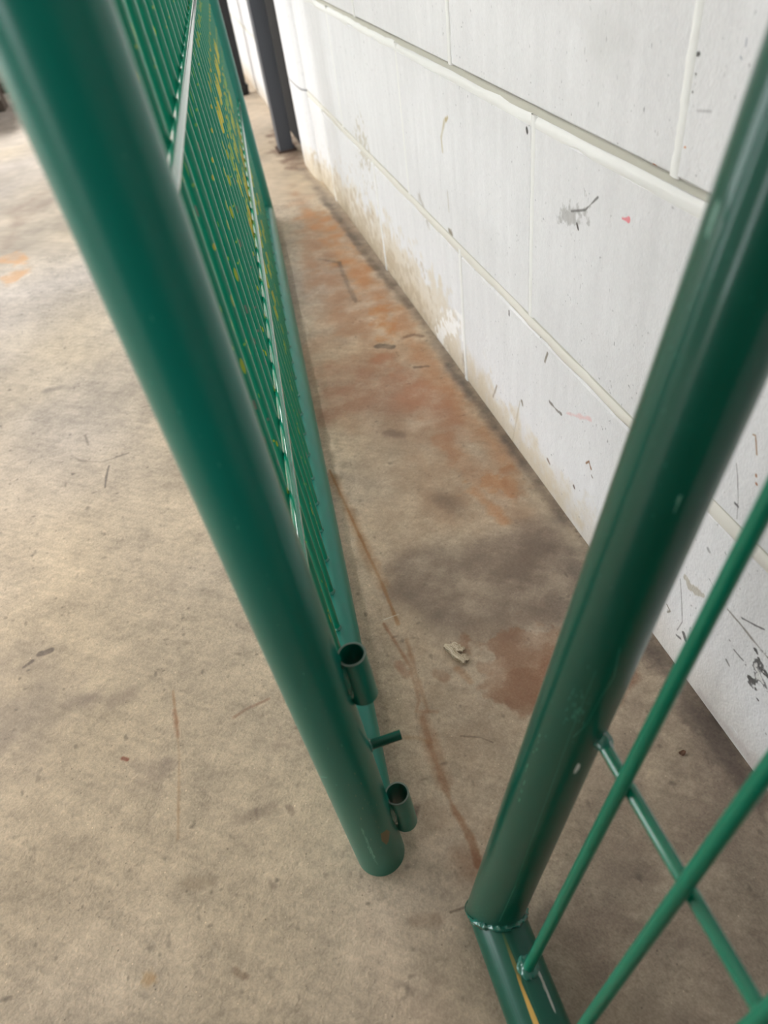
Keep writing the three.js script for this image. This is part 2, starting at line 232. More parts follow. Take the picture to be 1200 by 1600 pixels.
mark('l', [[-0.6275, 0.0756], [-0.6495, 0.0011], [-0.6376, -0.0214]], 0.00236, 0.00236, [160, 146, 118], 0.5, 0.00094, 120);
mark('l', [[-0.2814, 0.2688], [-0.2793, 0.2697], [-0.2768, 0.2645], [-0.274, 0.2583]], 0.00086, 0.00036, [150, 112, 78], 0.9, 0.00034, 120);
mark('l', [[-0.2698, 0.2448], [-0.2695, 0.2439]], 0.00142, 0.00064, [150, 96, 62], 0.95, 0.00057, 120);
mark('l', [[-0.2678, 0.2393], [-0.267, 0.2389]], 0.00128, 0.00058, [150, 92, 60], 0.95, 0.00051, 120);
mark('l', [[-0.2648, 0.2058], [-0.264, 0.2053]], 0.00135, 0.00071, [170, 104, 72], 0.95, 0.00054, 120);
mark('l', [[-0.2879, 0.2405], [-0.2838, 0.2321], [-0.2779, 0.2168], [-0.2742, 0.2021]], 0.00057, 0.00057, [110, 106, 106], 0.75, 0.00023, 120);
mark('l', [[-0.2795, 0.2119], [-0.2762, 0.2118]], 0.00213, 0.00142, [84, 82, 84], 0.85, 0.0017, 120);
mark('l', [[-0.2926, 0.1535], [-0.2907, 0.1525]], 0.00248, 0.00163, [150, 148, 148], 0.8, 0.00149, 120);
mark('l', [[-0.2761, 0.1657], [-0.2752, 0.1652]], 0.00156, 0.00156, [150, 148, 148], 0.8, 0.00094, 120);
mark('p', [[-0.3095, 0.1035], [-0.3044, 0.1073], [-0.2947, 0.1068], [-0.2842, 0.1107], [-0.2845, 0.1064], [-0.2924, 0.099], [-0.3012, 0.0964]], 0.0002, 0.00227, [176, 168, 152], 0.75, 0.00361, 150);
mark('l', [[-0.3015, 0.0421], [-0.2983, 0.0577], [-0.3048, 0.0775], [-0.3124, 0.0979]], 0.00086, 0.00106, [120, 116, 114], 0.75, 0.00034, 120);
mark('l', [[-0.3205, 0.0551], [-0.315, 0.0527], [-0.3176, 0.0478]], 0.00149, 0.0012, [120, 112, 100], 0.8, 0.0006, 120);
mark('l', [[-0.2935, 0.0475], [-0.2896, 0.0434]], 0.00292, 0.0015, [88, 86, 84], 0.9, 0.00175, 120);
mark('l', [[-0.3007, 0.0357], [-0.2955, 0.0377]], 0.00178, 0.00128, [100, 98, 96], 0.8, 0.00107, 120);
mark('l', [[-0.2834, 0.1291], [-0.2734, 0.125]], 0.001, 0.0012, [130, 128, 126], 0.7, 0.0008, 120);
mark('l', [[-0.2584, 0.1211], [-0.2443, 0.1212], [-0.2298, 0.1203], [-0.2127, 0.1199]], 0.00136, 0.00128, [132, 126, 120], 0.85, 0.00109, 120);
mark('l', [[-0.2445, 0.1279], [-0.2326, 0.1341], [-0.2244, 0.1392]], 0.001, 0.00072, [92, 90, 90], 0.9, 0.0006, 120);
mark('l', [[-0.2413, 0.0926], [-0.2345, 0.0926], [-0.231, 0.0932]], 0.00122, 0.00108, [100, 98, 98], 0.8, 0.00073, 120);
mark('l', [[-0.2445, 0.0748], [-0.2408, 0.073]], 0.0018, 0.00122, [120, 118, 116], 0.8, 0.00108, 120);
mark('p', [[-0.2233, 0.1118], [-0.2149, 0.1169], [-0.2078, 0.1013], [-0.2105, 0.084], [-0.2185, 0.0824], [-0.2227, 0.0982]], 0.0002, 0.0041, [70, 68, 68], 0.85, 0.01168, 200);
mark('p', [[-0.2204, 0.0998], [-0.215, 0.1041], [-0.2105, 0.0957], [-0.2159, 0.0913]], 0.0002, 0.00239, [232, 230, 228], 0.95, 0.00627, 200);
mark('l', [[-0.2184, 0.0178], [-0.2126, 0.0174]], 0.00251, 0.00197, [238, 236, 236], 0.9, 0.00126, 120);
mark('p', [[-2.057, -0.007], [-1.6019, 0.0771], [-1.1928, 0.0927], [-0.8684, 0.0948], [-0.809, 0.0347], [-0.6691, 0.0379], [-0.4834, 0.0334], [-0.5079, -0.0127], [-0.8164, -0.023], [-0.9989, -0.0033], [-1.3398, -0.0272], [-1.8427, -0.0451]], 0.0002, 0.04771, [206, 190, 162], 0.55, 0.03333, 60);
mark('p', [[-1.7883, 0.016], [-1.3962, 0.0496], [-0.9977, 0.0366], [-0.9748, 0.0028], [-1.3372, -0.0223], [-1.8427, -0.0451]], 0.0002, 0.07545, [176, 158, 130], 0.55, 0.0785, 80);
mark('p', [[-0.9359, 0.0109], [-0.8985, 0.0507], [-0.8584, 0.0779], [-0.8137, 0.0915], [-0.814, 0.0721], [-0.8774, 0.0455], [-0.9036, 0.0109], [-0.9319, 0.0018]], 0.0002, 0.01163, [240, 238, 236], 0.9, 0.01835, 120);
mark('p', [[-1.306, 0.1998], [-1.2515, 0.2045], [-1.2449, 0.1859], [-1.2964, 0.1707]], 0.0002, 0.02445, [178, 168, 146], 0.6, 0.05415, 120);
mark('l', [[-0.8137, 0.0373], [-0.8134, 0.0007]], 0.01259, 0.0095, [150, 140, 128], 0.5, 0.01259, 120);
mark('l', [[-0.8095, 0.0314], [-0.8099, 0.028]], 0.00734, 0.00309, [120, 108, 96], 0.9, 0.00367, 120);
mark('l', [[-0.8132, 0.0221], [-0.8136, 0.0187]], 0.00743, 0.00309, [120, 108, 96], 0.9, 0.00371, 120);
mark('l', [[-0.8095, 0.0115], [-0.8099, 0.0081]], 0.00748, 0.00309, [120, 108, 96], 0.9, 0.00374, 120);
mark('l', [[-0.9637, 0.2097], [-0.9427, 0.1946], [-0.9357, 0.1794]], 0.00787, 0.01249, [168, 160, 150], 0.6, 0.00708, 120);
mark('l', [[-2.0876, 0.2022], [-1.9822, 0.1988]], 0.02167, 0.01629, [140, 134, 124], 0.8, 0.013, 120);
mark('p', [[-0.3468, -0.0146], [-0.2887, 0.0065], [-0.1893, 0.0191], [-0.171, 0.0073], [-0.1832, 0.0023], [-0.3302, -0.0089]], 0.0002, 0.01284, [196, 184, 180], 0.5, 0.01107, 60);
function segDist(x, y, pts, closed) {
  let best = 1e9;
  for (let i = 0, n = pts.length; i < (closed ? n : n - 1); i++) {
    const [ax, ay] = pts[i], [bx, by] = pts[(i + 1) % n], dx = bx - ax, dy = by - ay, t = Math.min(1, Math.max(0, ((x - ax) * dx + (y - ay) * dy) / (dx * dx + dy * dy + 1e-12)));
    best = Math.min(best, (x - ax - t * dx) ** 2 + (y - ay - t * dy) ** 2);
  }
  return Math.sqrt(best);
}
function inside(x, y, pts) {
  let c = false;
  for (let i = 0, j = pts.length - 1; i < pts.length; j = i++) { const [ax, ay] = pts[i], [bx, by] = pts[j]; if ((ay > y) !== (by > y) && x < (bx - ax) * (y - ay) / (by - ay) + ax) c = !c; }
  return c;
}
// lays the marks that touch the rectangle [u0,u1] x [v0,v1] (metres) into a w x h picture
function layMarks(marks, col, w, h, u0, v0, u1, v1) {
  for (const m of marks) {
    const pad = m.half + m.soft + m.ragged, us = m.pts.map((p) => p[0]), vs = m.pts.map((p) => p[1]);
    const i0 = Math.max(0, Math.floor((Math.min(...us) - pad - u0) / (u1 - u0) * w)), i1 = Math.min(w - 1, Math.ceil((Math.max(...us) + pad - u0) / (u1 - u0) * w));
    const j0 = Math.max(0, Math.floor((Math.min(...vs) - pad - v0) / (v1 - v0) * h)), j1 = Math.min(h - 1, Math.ceil((Math.max(...vs) + pad - v0) / (v1 - v0) * h));
    for (let j = j0; j <= j1; j++) for (let i = i0; i <= i1; i++) {
      const u = u0 + (i + 0.5) / w * (u1 - u0), v = v0 + (j + 0.5) / h * (v1 - v0);
      let d = segDist(u, v, m.pts, m.kind === 'p');
      if (m.kind === 'p' && inside(u, v, m.pts)) d = -d;
      d += (fbm(u * m.freq + 5, v * m.freq + 3, 5) - 0.5) * (m.kind === 'p' ? 3.4 : 2) * m.ragged - m.half;
      const grain = m.patchy ? (0.42 + 0.62 * sstep(0.25, 0.75, fbm(u * 38 + 2, v * 38 + 8, 6))) * (0.85 + 0.3 * noise(u * 700, v * 700)) : 0.72 + 0.5 * fbm(u * 230, v * 230, 3);
      const a = Math.min(1, m.alpha * grain * (1 - sstep(-m.soft * 0.6, m.soft * 0.6, d)));
      if (a < 0.004) continue;
      const o = (j * w + i) * 3;
      for (let c = 0; c < 3; c++) col[o + c] += (m.color[c] - col[o + c]) * a;
    }
  }
}
const bytes = (col, w, h) => { const d = new Uint8Array(w * h * 4); for (let i = 0; i < w * h; i++) { for (let c = 0; c < 3; c++) d[i * 4 + c] = Math.max(0, Math.min(255, col[i * 3 + c])); d[i * 4 + 3] = 255; } return dataTexture(d, w, h, true); };

// ---------------------------------------------------------------- floor
const WALL = 0.285;                     // the face of the block wall is the plane x = WALL
function floorTexture(w, h, x0, z0, x1, z1, fine, bumpToo) {
  const col = new Float32Array(w * h * 3), relief = bumpToo ? new Uint8Array(w * h * 4) : null;
  for (let j = 0; j < h; j++) for (let i = 0; i < w; i++) {
    const x = x0 + (i + 0.5) / w * (x1 - x0), z = z0 + (j + 0.5) / h * (z1 - z0), o = (j * w + i) * 3;
    const broad = fbm(x * 2.1 + 40, z * 2.1 + 11, 3) - 0.5, patch = fbm(x * 9 + 3, z * 9 + 70, 4) - 0.5, cloud = fbm(x * 42 + 9, z * 42, 3) - 0.5;
    const p = x * 0.8 + z * 0.6, q = -x * 0.6 + z * 0.8, trowel = noise(p * 26, q * 260) - 0.5;
    const grain = fine ? noise(x * 1350, z * 1350) - 0.5 : 0, sand = fine ? noise(x * 520 + 8, z * 520) - 0.5 : 0;
    const crumb = fine ? fbm(x * 130 + z * 40, z * 210 - x * 30, 3) - 0.5 : 0;
    let k = 1 + 0.16 * broad + 0.22 * patch + 0.16 * cloud + 0.07 * trowel + 0.15 * grain + 0.1 * sand + 0.15 * crumb;
    const warm = 0.5 + 1.6 * (fbm(x * 3.3 + 90, z * 3.3 + 20, 3) - 0.5);
    const dusty = sstep(-0.5, -1.5, z + 0.4 * broad) * sstep(0.02, -0.2, x); let r = 178 + 5 * warm - 2 * dusty, g = 163 + 1 * warm + 4 * dusty, b = 147 - 9 * warm + 12 * dusty;
    if (fine) {
      const sp = hash(Math.floor(x * 1300) + 91, Math.floor(z * 1300) + 17);
      if (sp > 0.9991) k *= 1.25; else if (sp < 0.0012) k *= 0.7;
      const pit = fbm(x * 130 + 60, z * 130 + 7, 2); if (pit > 0.8) k *= 1 - (pit - 0.8) * 1.7;
    }
    col[o] = r * k; col[o + 1] = g * k; col[o + 2] = b * k;
    if (relief) { const v = 128 + 90 * (cloud * 0.6 + patch * 0.3) + 90 * grain + 70 * sand + 30 * trowel + 60 * crumb; for (let c = 0; c < 3; c++) relief[(j * w + i) * 4 + c] = Math.max(0, Math.min(255, v)); relief[(j * w + i) * 4 + 3] = 255; }
  }
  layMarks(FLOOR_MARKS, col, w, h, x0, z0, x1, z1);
  return { map: bytes(col, w, h), bump: relief && dataTexture(relief, w, h, false) };
}
{
  const tiles = [   // x0, z0, x1, z1, texture width, height, fine, relief; finer where the camera is near
    [-0.5, -0.9, 0.3, 0.2, 1640, 2048, true, true], [-0.5, -1.7, 0.3, -0.9, 1024, 1024, true, true], [-1.1, -3.6, 0.3, -1.7, 768, 1024, false, false],
    [-1.1, -1.7, -0.5, 0.2, 512, 1536, true, false]];
  const plain = [[-4.6, -7.2, 0.6, -3.6], [-4.6, -3.6, -1.1, 0.2], [-4.6, 0.2, 0.6, 6.2], [0.3, -3.6, 0.6, 0.2]];
  const mats = tiles.map(([x0, z0, x1, z1, w, h, fine, relief]) => {
    const t = floorTexture(w, h, x0, z0, x1, z1, fine, relief);
    return new THREE.MeshStandardMaterial({ map: t.map, bumpMap: t.bump || null, bumpScale: 0.0006, roughness: 0.72 });
  });
  const rest = floorTexture(512, 512, -4, -3, -1.5, -0.5, false, false).map; rest.wrapS = rest.wrapT = THREE.MirroredRepeatWrapping;
  mats.push(new THREE.MeshStandardMaterial({ map: rest, roughness: 0.75 }));
  mats.push(new THREE.MeshStandardMaterial({ color: '#8d8276', roughness: 0.9 }));
  const pos = [], uv = [], idx = [], g = new THREE.BufferGeometry();
  const quad = (x0, z0, x1, z1, metres, m) => {
    const s = pos.length / 3;
    for (const [u, v] of [[0, 0], [1, 0], [0, 1], [1, 1]]) { pos.push(x0 + u * (x1 - x0), 0, z0 + v * (z1 - z0)); uv.push(metres ? (x0 + u * (x1 - x0)) / 2.5 : u, metres ? (z0 + v * (z1 - z0)) / 2.5 : v); }
    g.addGroup(idx.length, 6, m); idx.push(s, s + 2, s + 1, s + 1, s + 2, s + 3);
  };
  tiles.forEach((t, i) => quad(t[0], t[1], t[2], t[3], false, i));
  plain.forEach((t) => quad(...t, true, tiles.length));
  { // underside and edges of the slab
    const s = pos.length / 3, X = [-4.6, 0.6], Z = [-7.2, 6.2];
    for (const y of [0, -0.15]) for (const [a, b] of [[0, 0], [1, 0], [1, 1], [0, 1]]) { pos.push(X[a], y, Z[b]); uv.push(a, b); }
    const start = idx.length;
    for (let k = 0; k < 4; k++) { const n = (k + 1) % 4; idx.push(s + k, s + n, s + 4 + k, s + 4 + k, s + n, s + 4 + n); }
    idx.push(s + 4, s + 5, s + 6, s + 4, s + 6, s + 7);
    g.addGroup(start, idx.length - start, tiles.length + 1);
  }
  g.setAttribute('position', new THREE.Float32BufferAttribute(pos, 3)); g.setAttribute('uv', new THREE.Float32BufferAttribute(uv, 2)); g.setIndex(idx); g.computeVertexNormals();
  const flat = g.toNonIndexed(); flat.computeVertexNormals(); for (const gr of g.groups) flat.addGroup(gr.start, gr.count, gr.materialIndex);
  flat.groups = g.groups;
  struct('floor', flat, mats);
}

// ---------------------------------------------------------------- white block wall on the right: every block and joint its own piece
function wallTexture(w, h, z0, y0, z1, y1, marks) {
  const col = new Float32Array(w * h * 3), relief = new Uint8Array(w * h * 4);
  for (let j = 0; j < h; j++) for (let i = 0; i < w; i++) {
    const z = z0 + (i + 0.5) / w * (z1 - z0), y = y0 + (j + 0.5) / h * (y1 - y0), o = (j * w + i) * 3;
    const broad = fbm(z * 4 + 3, y * 5 + 8, 3) - 0.5, streak = fbm(z * 90 + 20, y * 14, 3) - 0.5, fine = noise(z * 900, y * 620) - 0.5, mid = fbm(z * 210, y * 190, 2) - 0.5;
    let k = 1 + 0.05 * broad + 0.045 * streak + 0.025 * fine + 0.02 * mid;
    const sp = fbm(z * 330 + 4, y * 260 + 9, 2) - 0.1 * noise(z * 9, y * 9 + 4); if (sp > 0.8) k *= 1 - (sp - 0.8) * 2.4;
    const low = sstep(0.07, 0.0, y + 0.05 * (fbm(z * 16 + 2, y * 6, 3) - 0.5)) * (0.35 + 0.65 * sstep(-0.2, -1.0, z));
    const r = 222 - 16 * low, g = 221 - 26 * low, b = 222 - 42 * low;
    col[o] = r * k; col[o + 1] = g * k; col[o + 2] = b * k;
    const v = 128 + 130 * mid + 80 * fine + 60 * streak; for (let c = 0; c < 3; c++) relief[(j * w + i) * 4 + c] = Math.max(0, Math.min(255, v)); relief[(j * w + i) * 4 + 3] = 255;
  }
  if (marks) layMarks(WALL_MARKS, col, w, h, z0, y0, z1, y1);
  return { map: bytes(col, w, h), bump: dataTexture(relief, w, h, false) };
}
const wallAreas = [   // z0, y0, z1, y1, texture size
  [-1.1, 0, 0.05, 0.6, 2048, 1068, true], [-2.3, 0, -0.7, 0.6, 1536, 576, true], [-3, 0, -1.8, 0.6, 512, 256, false]].map(([z0, y0, z1, y1, w, h, marks]) => {
  const t = wallTexture(w, h, z0, y0, z1, y1, marks);
  for (const x of [t.map, t.bump]) x.wrapS = x.wrapT = THREE.MirroredRepeatWrapping;
  return { z0, y0, z1, y1, mat: new THREE.MeshStandardMaterial({ map: t.map, bumpMap: t.bump, bumpScale: 0.0008, roughness: 0.62 }) };
});
const areaFor = (z0, z1, y1) => y1 > 0.6 || z0 < -2.3 || z1 > 0.05 ? wallAreas[2] : z0 >= -1.1 ? wallAreas[0] : z1 <= -0.7 ? wallAreas[1] : wallAreas[0];
function wallUV(g, area) {
  const p = g.attributes.position, uv = new Float32Array(p.count * 2);
  for (let i = 0; i < p.count; i++) { uv[2 * i] = (p.getZ(i) - area.z0) / (area.z1 - area.z0); uv[2 * i + 1] = (p.getY(i) - area.y0) / (area.y1 - area.y0); }
  g.setAttribute('uv', new THREE.BufferAttribute(uv, 2)); return g;
}
function blockGeometry(z0, y0, z1, y1, x, c, deep = 0.09) {   // face at x, chamfer c round it
  const A = [[y0, z0], [y0, z1], [y1, z1], [y1, z0]], S = [[1, 1], [1, -1], [-1, -1], [-1, 1]], pos = [];
  const face = A.map(([y, z], i) => V(x, y + S[i][0] * c, z + S[i][1] * c)), rim = A.map(([y, z]) => V(x + c, y, z)), back = A.map(([y, z]) => V(x + deep, y, z));
  const quad = (a, b, d, e) => { for (const p of [a, b, d, a, d, e]) pos.push(p.x, p.y, p.z); };
  quad(...face); quad(...back.slice().reverse());
  for (let i = 0; i < 4; i++) { const j = (i + 1) % 4; quad(face[j], face[i], rim[i], rim[j]); quad(rim[j], rim[i], back[i], back[j]); }
  const g = new THREE.BufferGeometry(); g.setAttribute('position', new THREE.Float32BufferAttribute(pos, 3)); g.computeVertexNormals(); return g;
}
const mortarMat = new THREE.MeshStandardMaterial({ color: '#e6e5e2', roughness: 0.7 }), bedMat = new THREE.MeshStandardMaterial({ color: '#d8d4cb', roughness: 0.75 });
function wavyStrip(a, b, profile, n, s) {   // profile: [[out, across]...] swept from a to b; out is towards the room, across is up (bed) or along (perpend)
  const along = b.clone().sub(a), L = along.length(); along.normalize();
  const across = Math.abs(along.y) > 0.5 ? V(0, 0, 1) : V(0, 1, 0), pos = [], idx = [], m = profile.length;
  for (let k = 0; k <= n; k++) profile.forEach(([o, c], i) => {
    const w = 1 + 0.55 * (fbm(k * 0.45 + s * 13, i * 2.1 + s, 3) - 0.5), p = a.clone().addScaledVector(along, L * k / n).addScaledVector(across, c * w + 0.0014 * (noise(k * 0.5 + s, 3) - 0.5)); p.x -= o; pos.push(p.x, p.y, p.z);
  });
  for (let k = 0; k < n; k++) for (let i = 0; i < m - 1; i++) { const p = k * m + i, q = p + m; idx.push(p, q, p + 1, q, q + 1, p + 1); }
  const g = new THREE.BufferGeometry(); g.setAttribute('position', new THREE.Float32BufferAttribute(pos, 3)); g.setIndex(idx); g.computeVertexNormals(); return g;
}
const TOPS = [0.197, 0.389]; for (let k = 2; k < 17; k++) TOPS.push(0.389 + 0.192 * (k - 1));
const CEILING = TOPS[16] - 0.02;
function blockCourse(wall, k, from, to, phase) {
  const y0 = k ? TOPS[k - 1] : 0, y1 = TOPS[k], LEN = 0.4086;
  const cuts = [from]; for (let z = phase - 20 * LEN; z < to; z += LEN) if (z > from + 0.03 && z < to - 0.03) cuts.push(z); cuts.push(to);
  for (let i = 0; i + 1 < cuts.length; i++) {
    const z0 = cuts[i] + (i ? 0.002 : 0), z1 = cuts[i + 1] - 0.002, area = areaFor(z0, z1, y1);
    const g = blockGeometry(z0, y0 + (k ? 0.0 : 0), z1, y1 - (k === 15 ? 0 : 0.0135), WALL + 0.0012 * (rnd() - 0.5), 0.0022);
    part('block', wallUV(g, area), area.mat, wall);
    if (k < 4 && i) part('mortar_joint', wavyStrip(V(WALL, y0, cuts[i]), V(WALL, y1 - 0.006, cuts[i]), [[-0.003, -0.0056], [0.0001, -0.0046], [0.0006, 0], [0.0001, 0.0046], [-0.003, 0.0056]], 70, k * 9 + i), mortarMat, wall);
  }
  // bed joint: a narrow shadow gap under the course above, then a sloping fillet of mortar
  if (k < 15) part('mortar_joint', wavyStrip(V(WALL, y1, from), V(WALL, y1, to), k === 1 ? [[-0.0032, -0.0058], [-0.0004, -0.0082], [0.0003, -0.0115], [0.0002, -0.0155], [-0.002, -0.0172]] : [[-0.0016, -0.0018], [-0.0003, -0.0034], [0.0003, -0.007], [0.0001, -0.0115], [-0.002, -0.0135]], k < 4 ? 160 : 12, k), k === 1 || k > 3 ? mortarMat : bedMat, wall);
  if (k < 15) part('joint_gap', wavyStrip(V(WALL, y1, from), V(WALL, y1, to), [[-0.02, 0.0005], [k === 1 ? -0.0036 : -0.0024, -0.0004], [k === 1 ? -0.0026 : -0.0016, k === 1 ? -0.003 : -0.0014], [k === 1 ? -0.0018 : -0.0012, k === 1 ? -0.0066 : -0.0024]], k < 4 ? 120 : 8, k + 40), dirtyShadedJoint, wall);
}
const dirtyShadedJoint = new THREE.MeshStandardMaterial({ color: '#b9b6aa', roughness: 0.9 });  // joint dirt, with the shadow of the overhang painted into the grey
const wallRight = struct('wall_right');
for (let k = 0; k < 16; k++) blockCourse(wallRight, k, -1.77, 1.34, k % 2 ? -1.83 : -1.626);
struct('backing', boxAt(WALL + 0.088, 0, -2.0, WALL + 0.2, CEILING, 1.34), new THREE.MeshStandardMaterial({ color: '#b9b6b0', roughness: 0.9 }), wallRight);
{ // shallow pier at the end of the wall, its corner rounded
  for (let k = 0; k < 16; k++) {
    const y0 = k ? TOPS[k - 1] : 0, y1 = TOPS[k] - 0.004, s = new THREE.Shape();
    s.moveTo(WALL + 0.09, 1.97); s.lineTo(WALL + 0.012, 1.97); s.quadraticCurveTo(WALL - 0.008, 1.97, WALL - 0.011, 1.94); s.quadraticCurveTo(WALL - 0.013, 1.87, WALL - 0.009, 1.80); s.quadraticCurveTo(WALL - 0.004, 1.772, WALL + 0.004, 1.769); s.lineTo(WALL + 0.09, 1.769);
    const g = new THREE.ExtrudeGeometry(s, { depth: y1 - y0, bevelEnabled: false, curveSegments: 8 }); g.rotateX(-Math.PI / 2).translate(0, y0, 0);
    const area = k < 3 ? wallAreas[1] : wallAreas[2];
    part('block', wallUV(g, area), area.mat, wallRight);
  }
}
const wallEnd = struct('wall_far_right');
for (let k = 0; k < 16; k++) blockCourse(wallEnd, k, -7.0, -2.46, -2.5 + (k % 2 ? 0.2 : 0));
struct('backing', boxAt(WALL + 0.088, 0, -7.0, WALL + 0.2, CEILING, -2.0), new THREE.MeshStandardMaterial({ color: '#17161a', roughness: 0.9 }), wallEnd);  // near-black backing, stands in for the dark inside the gap

struct('gap_shade', boxAt(WALL + 0.012, 0, -2.47, WALL + 0.1, CEILING, -1.95), new THREE.MeshStandardMaterial({ color: '#060608', roughness: 0.95 }), wallEnd);  // black box painted as the shade inside the gap

// ---------------------------------------------------------------- the rest of the shed: far, back and left walls, ceiling; the left side opens to the yard
const paint = new THREE.MeshStandardMaterial({ color: '#c9c7c2', roughness: 0.8 }), grey = new THREE.MeshStandardMaterial({ color: '#7d7a76', roughness: 0.8 });
struct('wall_far', boxAt(-4.6, 0, -7.2, 0.49, CEILING, -7.0), paint);
struct('wall_back', boxAt(-4.6, 0, 6.0, 0.6, CEILING, 6.2), grey);
struct('added_wall_return', boxAt(-0.95, 0, 1.34, 0.49, CEILING, 6.0), grey);  // unseen, added to block light from straight behind the camera
struct('added_low_wall', chamfered(-0.6, 0, 0.17, 0.025, 0.8, 0.42, 0.012), new THREE.MeshStandardMaterial({ color: '#3d3a37', roughness: 0.85 }));  // unseen, added behind the camera to shade the near floor
const wallLeft = struct('wall_left');
struct('panel', boxAt(-4.6, 0, -7.0, -4.4, CEILING, -5.2), paint, wallLeft);
struct('panel', boxAt(-4.6, 0, -1.2, -4.4, CEILING, 1.2), grey, wallLeft);
struct('panel', boxAt(-4.6, 0, 5.4, -4.4, CEILING, 6.0), grey, wallLeft);
struct('lintel', boxAt(-4.6, 2.9, -5.2, -4.4, CEILING, -1.2), paint, wallLeft);
struct('lintel', boxAt(-4.6, 2.2, 1.2, -4.4, CEILING, 5.4), paint, wallLeft);
const door = struct('door_1');
for (const z of [-5.23, -1.23]) struct('door_jamb', boxAt(-4.66, 0, z, -4.36, 2.9, z + 0.06), grey, door);
struct('door_head', boxAt(-4.66, 2.86, -5.17, -4.36, 2.94, -1.23), grey, door);
const door2 = struct('door_2');
for (const z of [1.17, 5.37]) struct('door_jamb', boxAt(-4.66, 0, z, -4.36, 2.2, z + 0.06), grey, door2);
struct('door_head', boxAt(-4.66, 2.16, 1.23, -4.36, 2.24, 5.37), grey, door2);
struct('ceiling', boxAt(-4.6, CEILING, -7.2, 0.6, CEILING + 0.15, 6.2), new THREE.MeshStandardMaterial({ color: '#d8d6d0', roughness: 0.85 }));
struct('yard', boxAt(-16, -0.2, -14, -4.6, -0.03, 10), new THREE.MeshStandardMaterial({ color: '#a9a296', roughness: 0.9 }));
const steelGrey = new THREE.MeshStandardMaterial({ color: '#d5d6d6', roughness: 0.5 }), glow = new THREE.MeshStandardMaterial({ color: '#ffffff', emissive: LED.color, emissiveIntensity: 2.2 });
LED.spots.forEach(([x, z], i) => {  // unseen lamps, added for overhead light
  const t = thing('added_ceiling_lamp', ['added unseen ceiling lamp nearer the camera and the block wall', 'added unseen ceiling lamp nearest the far end wall', 'added unseen ceiling lamp nearest the open bay door', 'added unseen ceiling lamp behind the camera'][i], 'lamp', V(x, CEILING, z), 'added ceiling lamps out of view');
  part('lamp_body', boxAt(-0.2, -0.06, -0.65, 0.2, 0, 0.65), steelGrey, t);
  part('diffuser', boxAt(-0.17, -0.068, -0.62, 0.17, -0.06, 0.62), glow, t);
  const l = new THREE.RectAreaLight(LED.color, LED.power * (i === 3 ? 3 : 1), 0.34, 1.24); l.position.set(0, -0.075, 0); l.rotation.x = -Math.PI / 2; t.add(l);  // lamp behind the camera is stronger, added to brighten the posts
});

// ---------------------------------------------------------------- green paint
const GREEN = '#046c5d', WIRE = '#04775b';
function paintedTexture(w, h, base, draw) {
  const c = document.createElement('canvas'); c.width = w; c.height = h; const x = c.getContext('2d');
  x.fillStyle = base; x.fillRect(0, 0, w, h); draw(x, w, h);
  const t = new THREE.CanvasTexture(c); t.colorSpace = THREE.SRGBColorSpace; t.wrapS = THREE.RepeatWrapping; return t;
}
// strokes given as [around, along] shares of the tube
function stroke(x, w, h, pts, width, color) {
  x.strokeStyle = color; x.lineWidth = width; x.lineCap = x.lineJoin = 'round'; x.beginPath();
  pts.forEach(([u, v], i) => (i ? x.lineTo(u * w, (1 - v) * h) : x.moveTo(u * w, (1 - v) * h))); x.stroke();
}
function flecks(x, w, h, u, v, du, dv, n, size, color, s) {
  seed = s; x.fillStyle = color;
  for (let i = 0; i < n; i++) { const a = u + (rnd() + rnd() - 1) * du, b = v + (rnd() + rnd() - 1) * dv; x.fillRect(a * w, (1 - b) * h, size * (0.4 + rnd()), size * (0.5 + 2 * rnd())); }
}
const enamel = (extra) => new THREE.MeshPhysicalMaterial({ roughness: 0.34, specularIntensity: 0.65, clearcoat: 0.22, clearcoatRoughness: 0.12, ...extra });
const green = enamel({ color: GREEN }), weldGreen = enamel({ color: '#2a6f60', roughness: 0.18, clearcoat: 1, clearcoatRoughness: 0.08 });
const rodMat = enamel({ color: WIRE, roughness: 0.2, clearcoat: 1, clearcoatRoughness: 0.09 });
const bareMetal = new THREE.MeshStandardMaterial({ color: '#59665d', metalness: 0.4, roughness: 0.45 }), hollow = new THREE.MeshStandardMaterial({ color: '#07140f', roughness: 0.7 });
const rust = new THREE.MeshStandardMaterial({ color: '#4a382e', roughness: 0.85 });
const wireMats = [0, 1, 2, 3].map((k) => {
  if (!k) return enamel({ color: WIRE, roughness: 0.3 });
  return enamel({ roughness: 0.3, map: paintedTexture(64, 1024, WIRE, (x, w, h) => {
    seed = 100 + k * 31;
    for (let i = 0; i < [0, 40, 80, 190][k]; i++) {
      const v = k === 3 ? 0.05 + 0.6 * rnd() * rnd() + 0.25 * rnd() : 0.04 + 0.7 * rnd(), u = rnd() * w, len = (3 + 26 * rnd() * rnd()) * (k === 3 ? 1.5 : 0.8), wd = (3 + rnd() * 16) * (k === 3 ? 1 : 0.55);
      x.fillStyle = ['#b3a92c', '#a79a2a', '#c2b53a', '#8f9a3c'][Math.floor(rnd() * 4)]; x.globalAlpha = 0.55 + 0.45 * rnd();
      x.beginPath(); x.ellipse(u, (1 - v) * h, wd * 0.5, len * 0.5, 0, 0, 7); x.fill();
    }
    x.globalAlpha = 1;
    for (let i = 0; i < 14; i++) { x.fillStyle = '#5d6b5e'; x.fillRect(rnd() * w, rnd() * h, 3 + 5 * rnd(), 2 + 8 * rnd()); }
  }) });
});

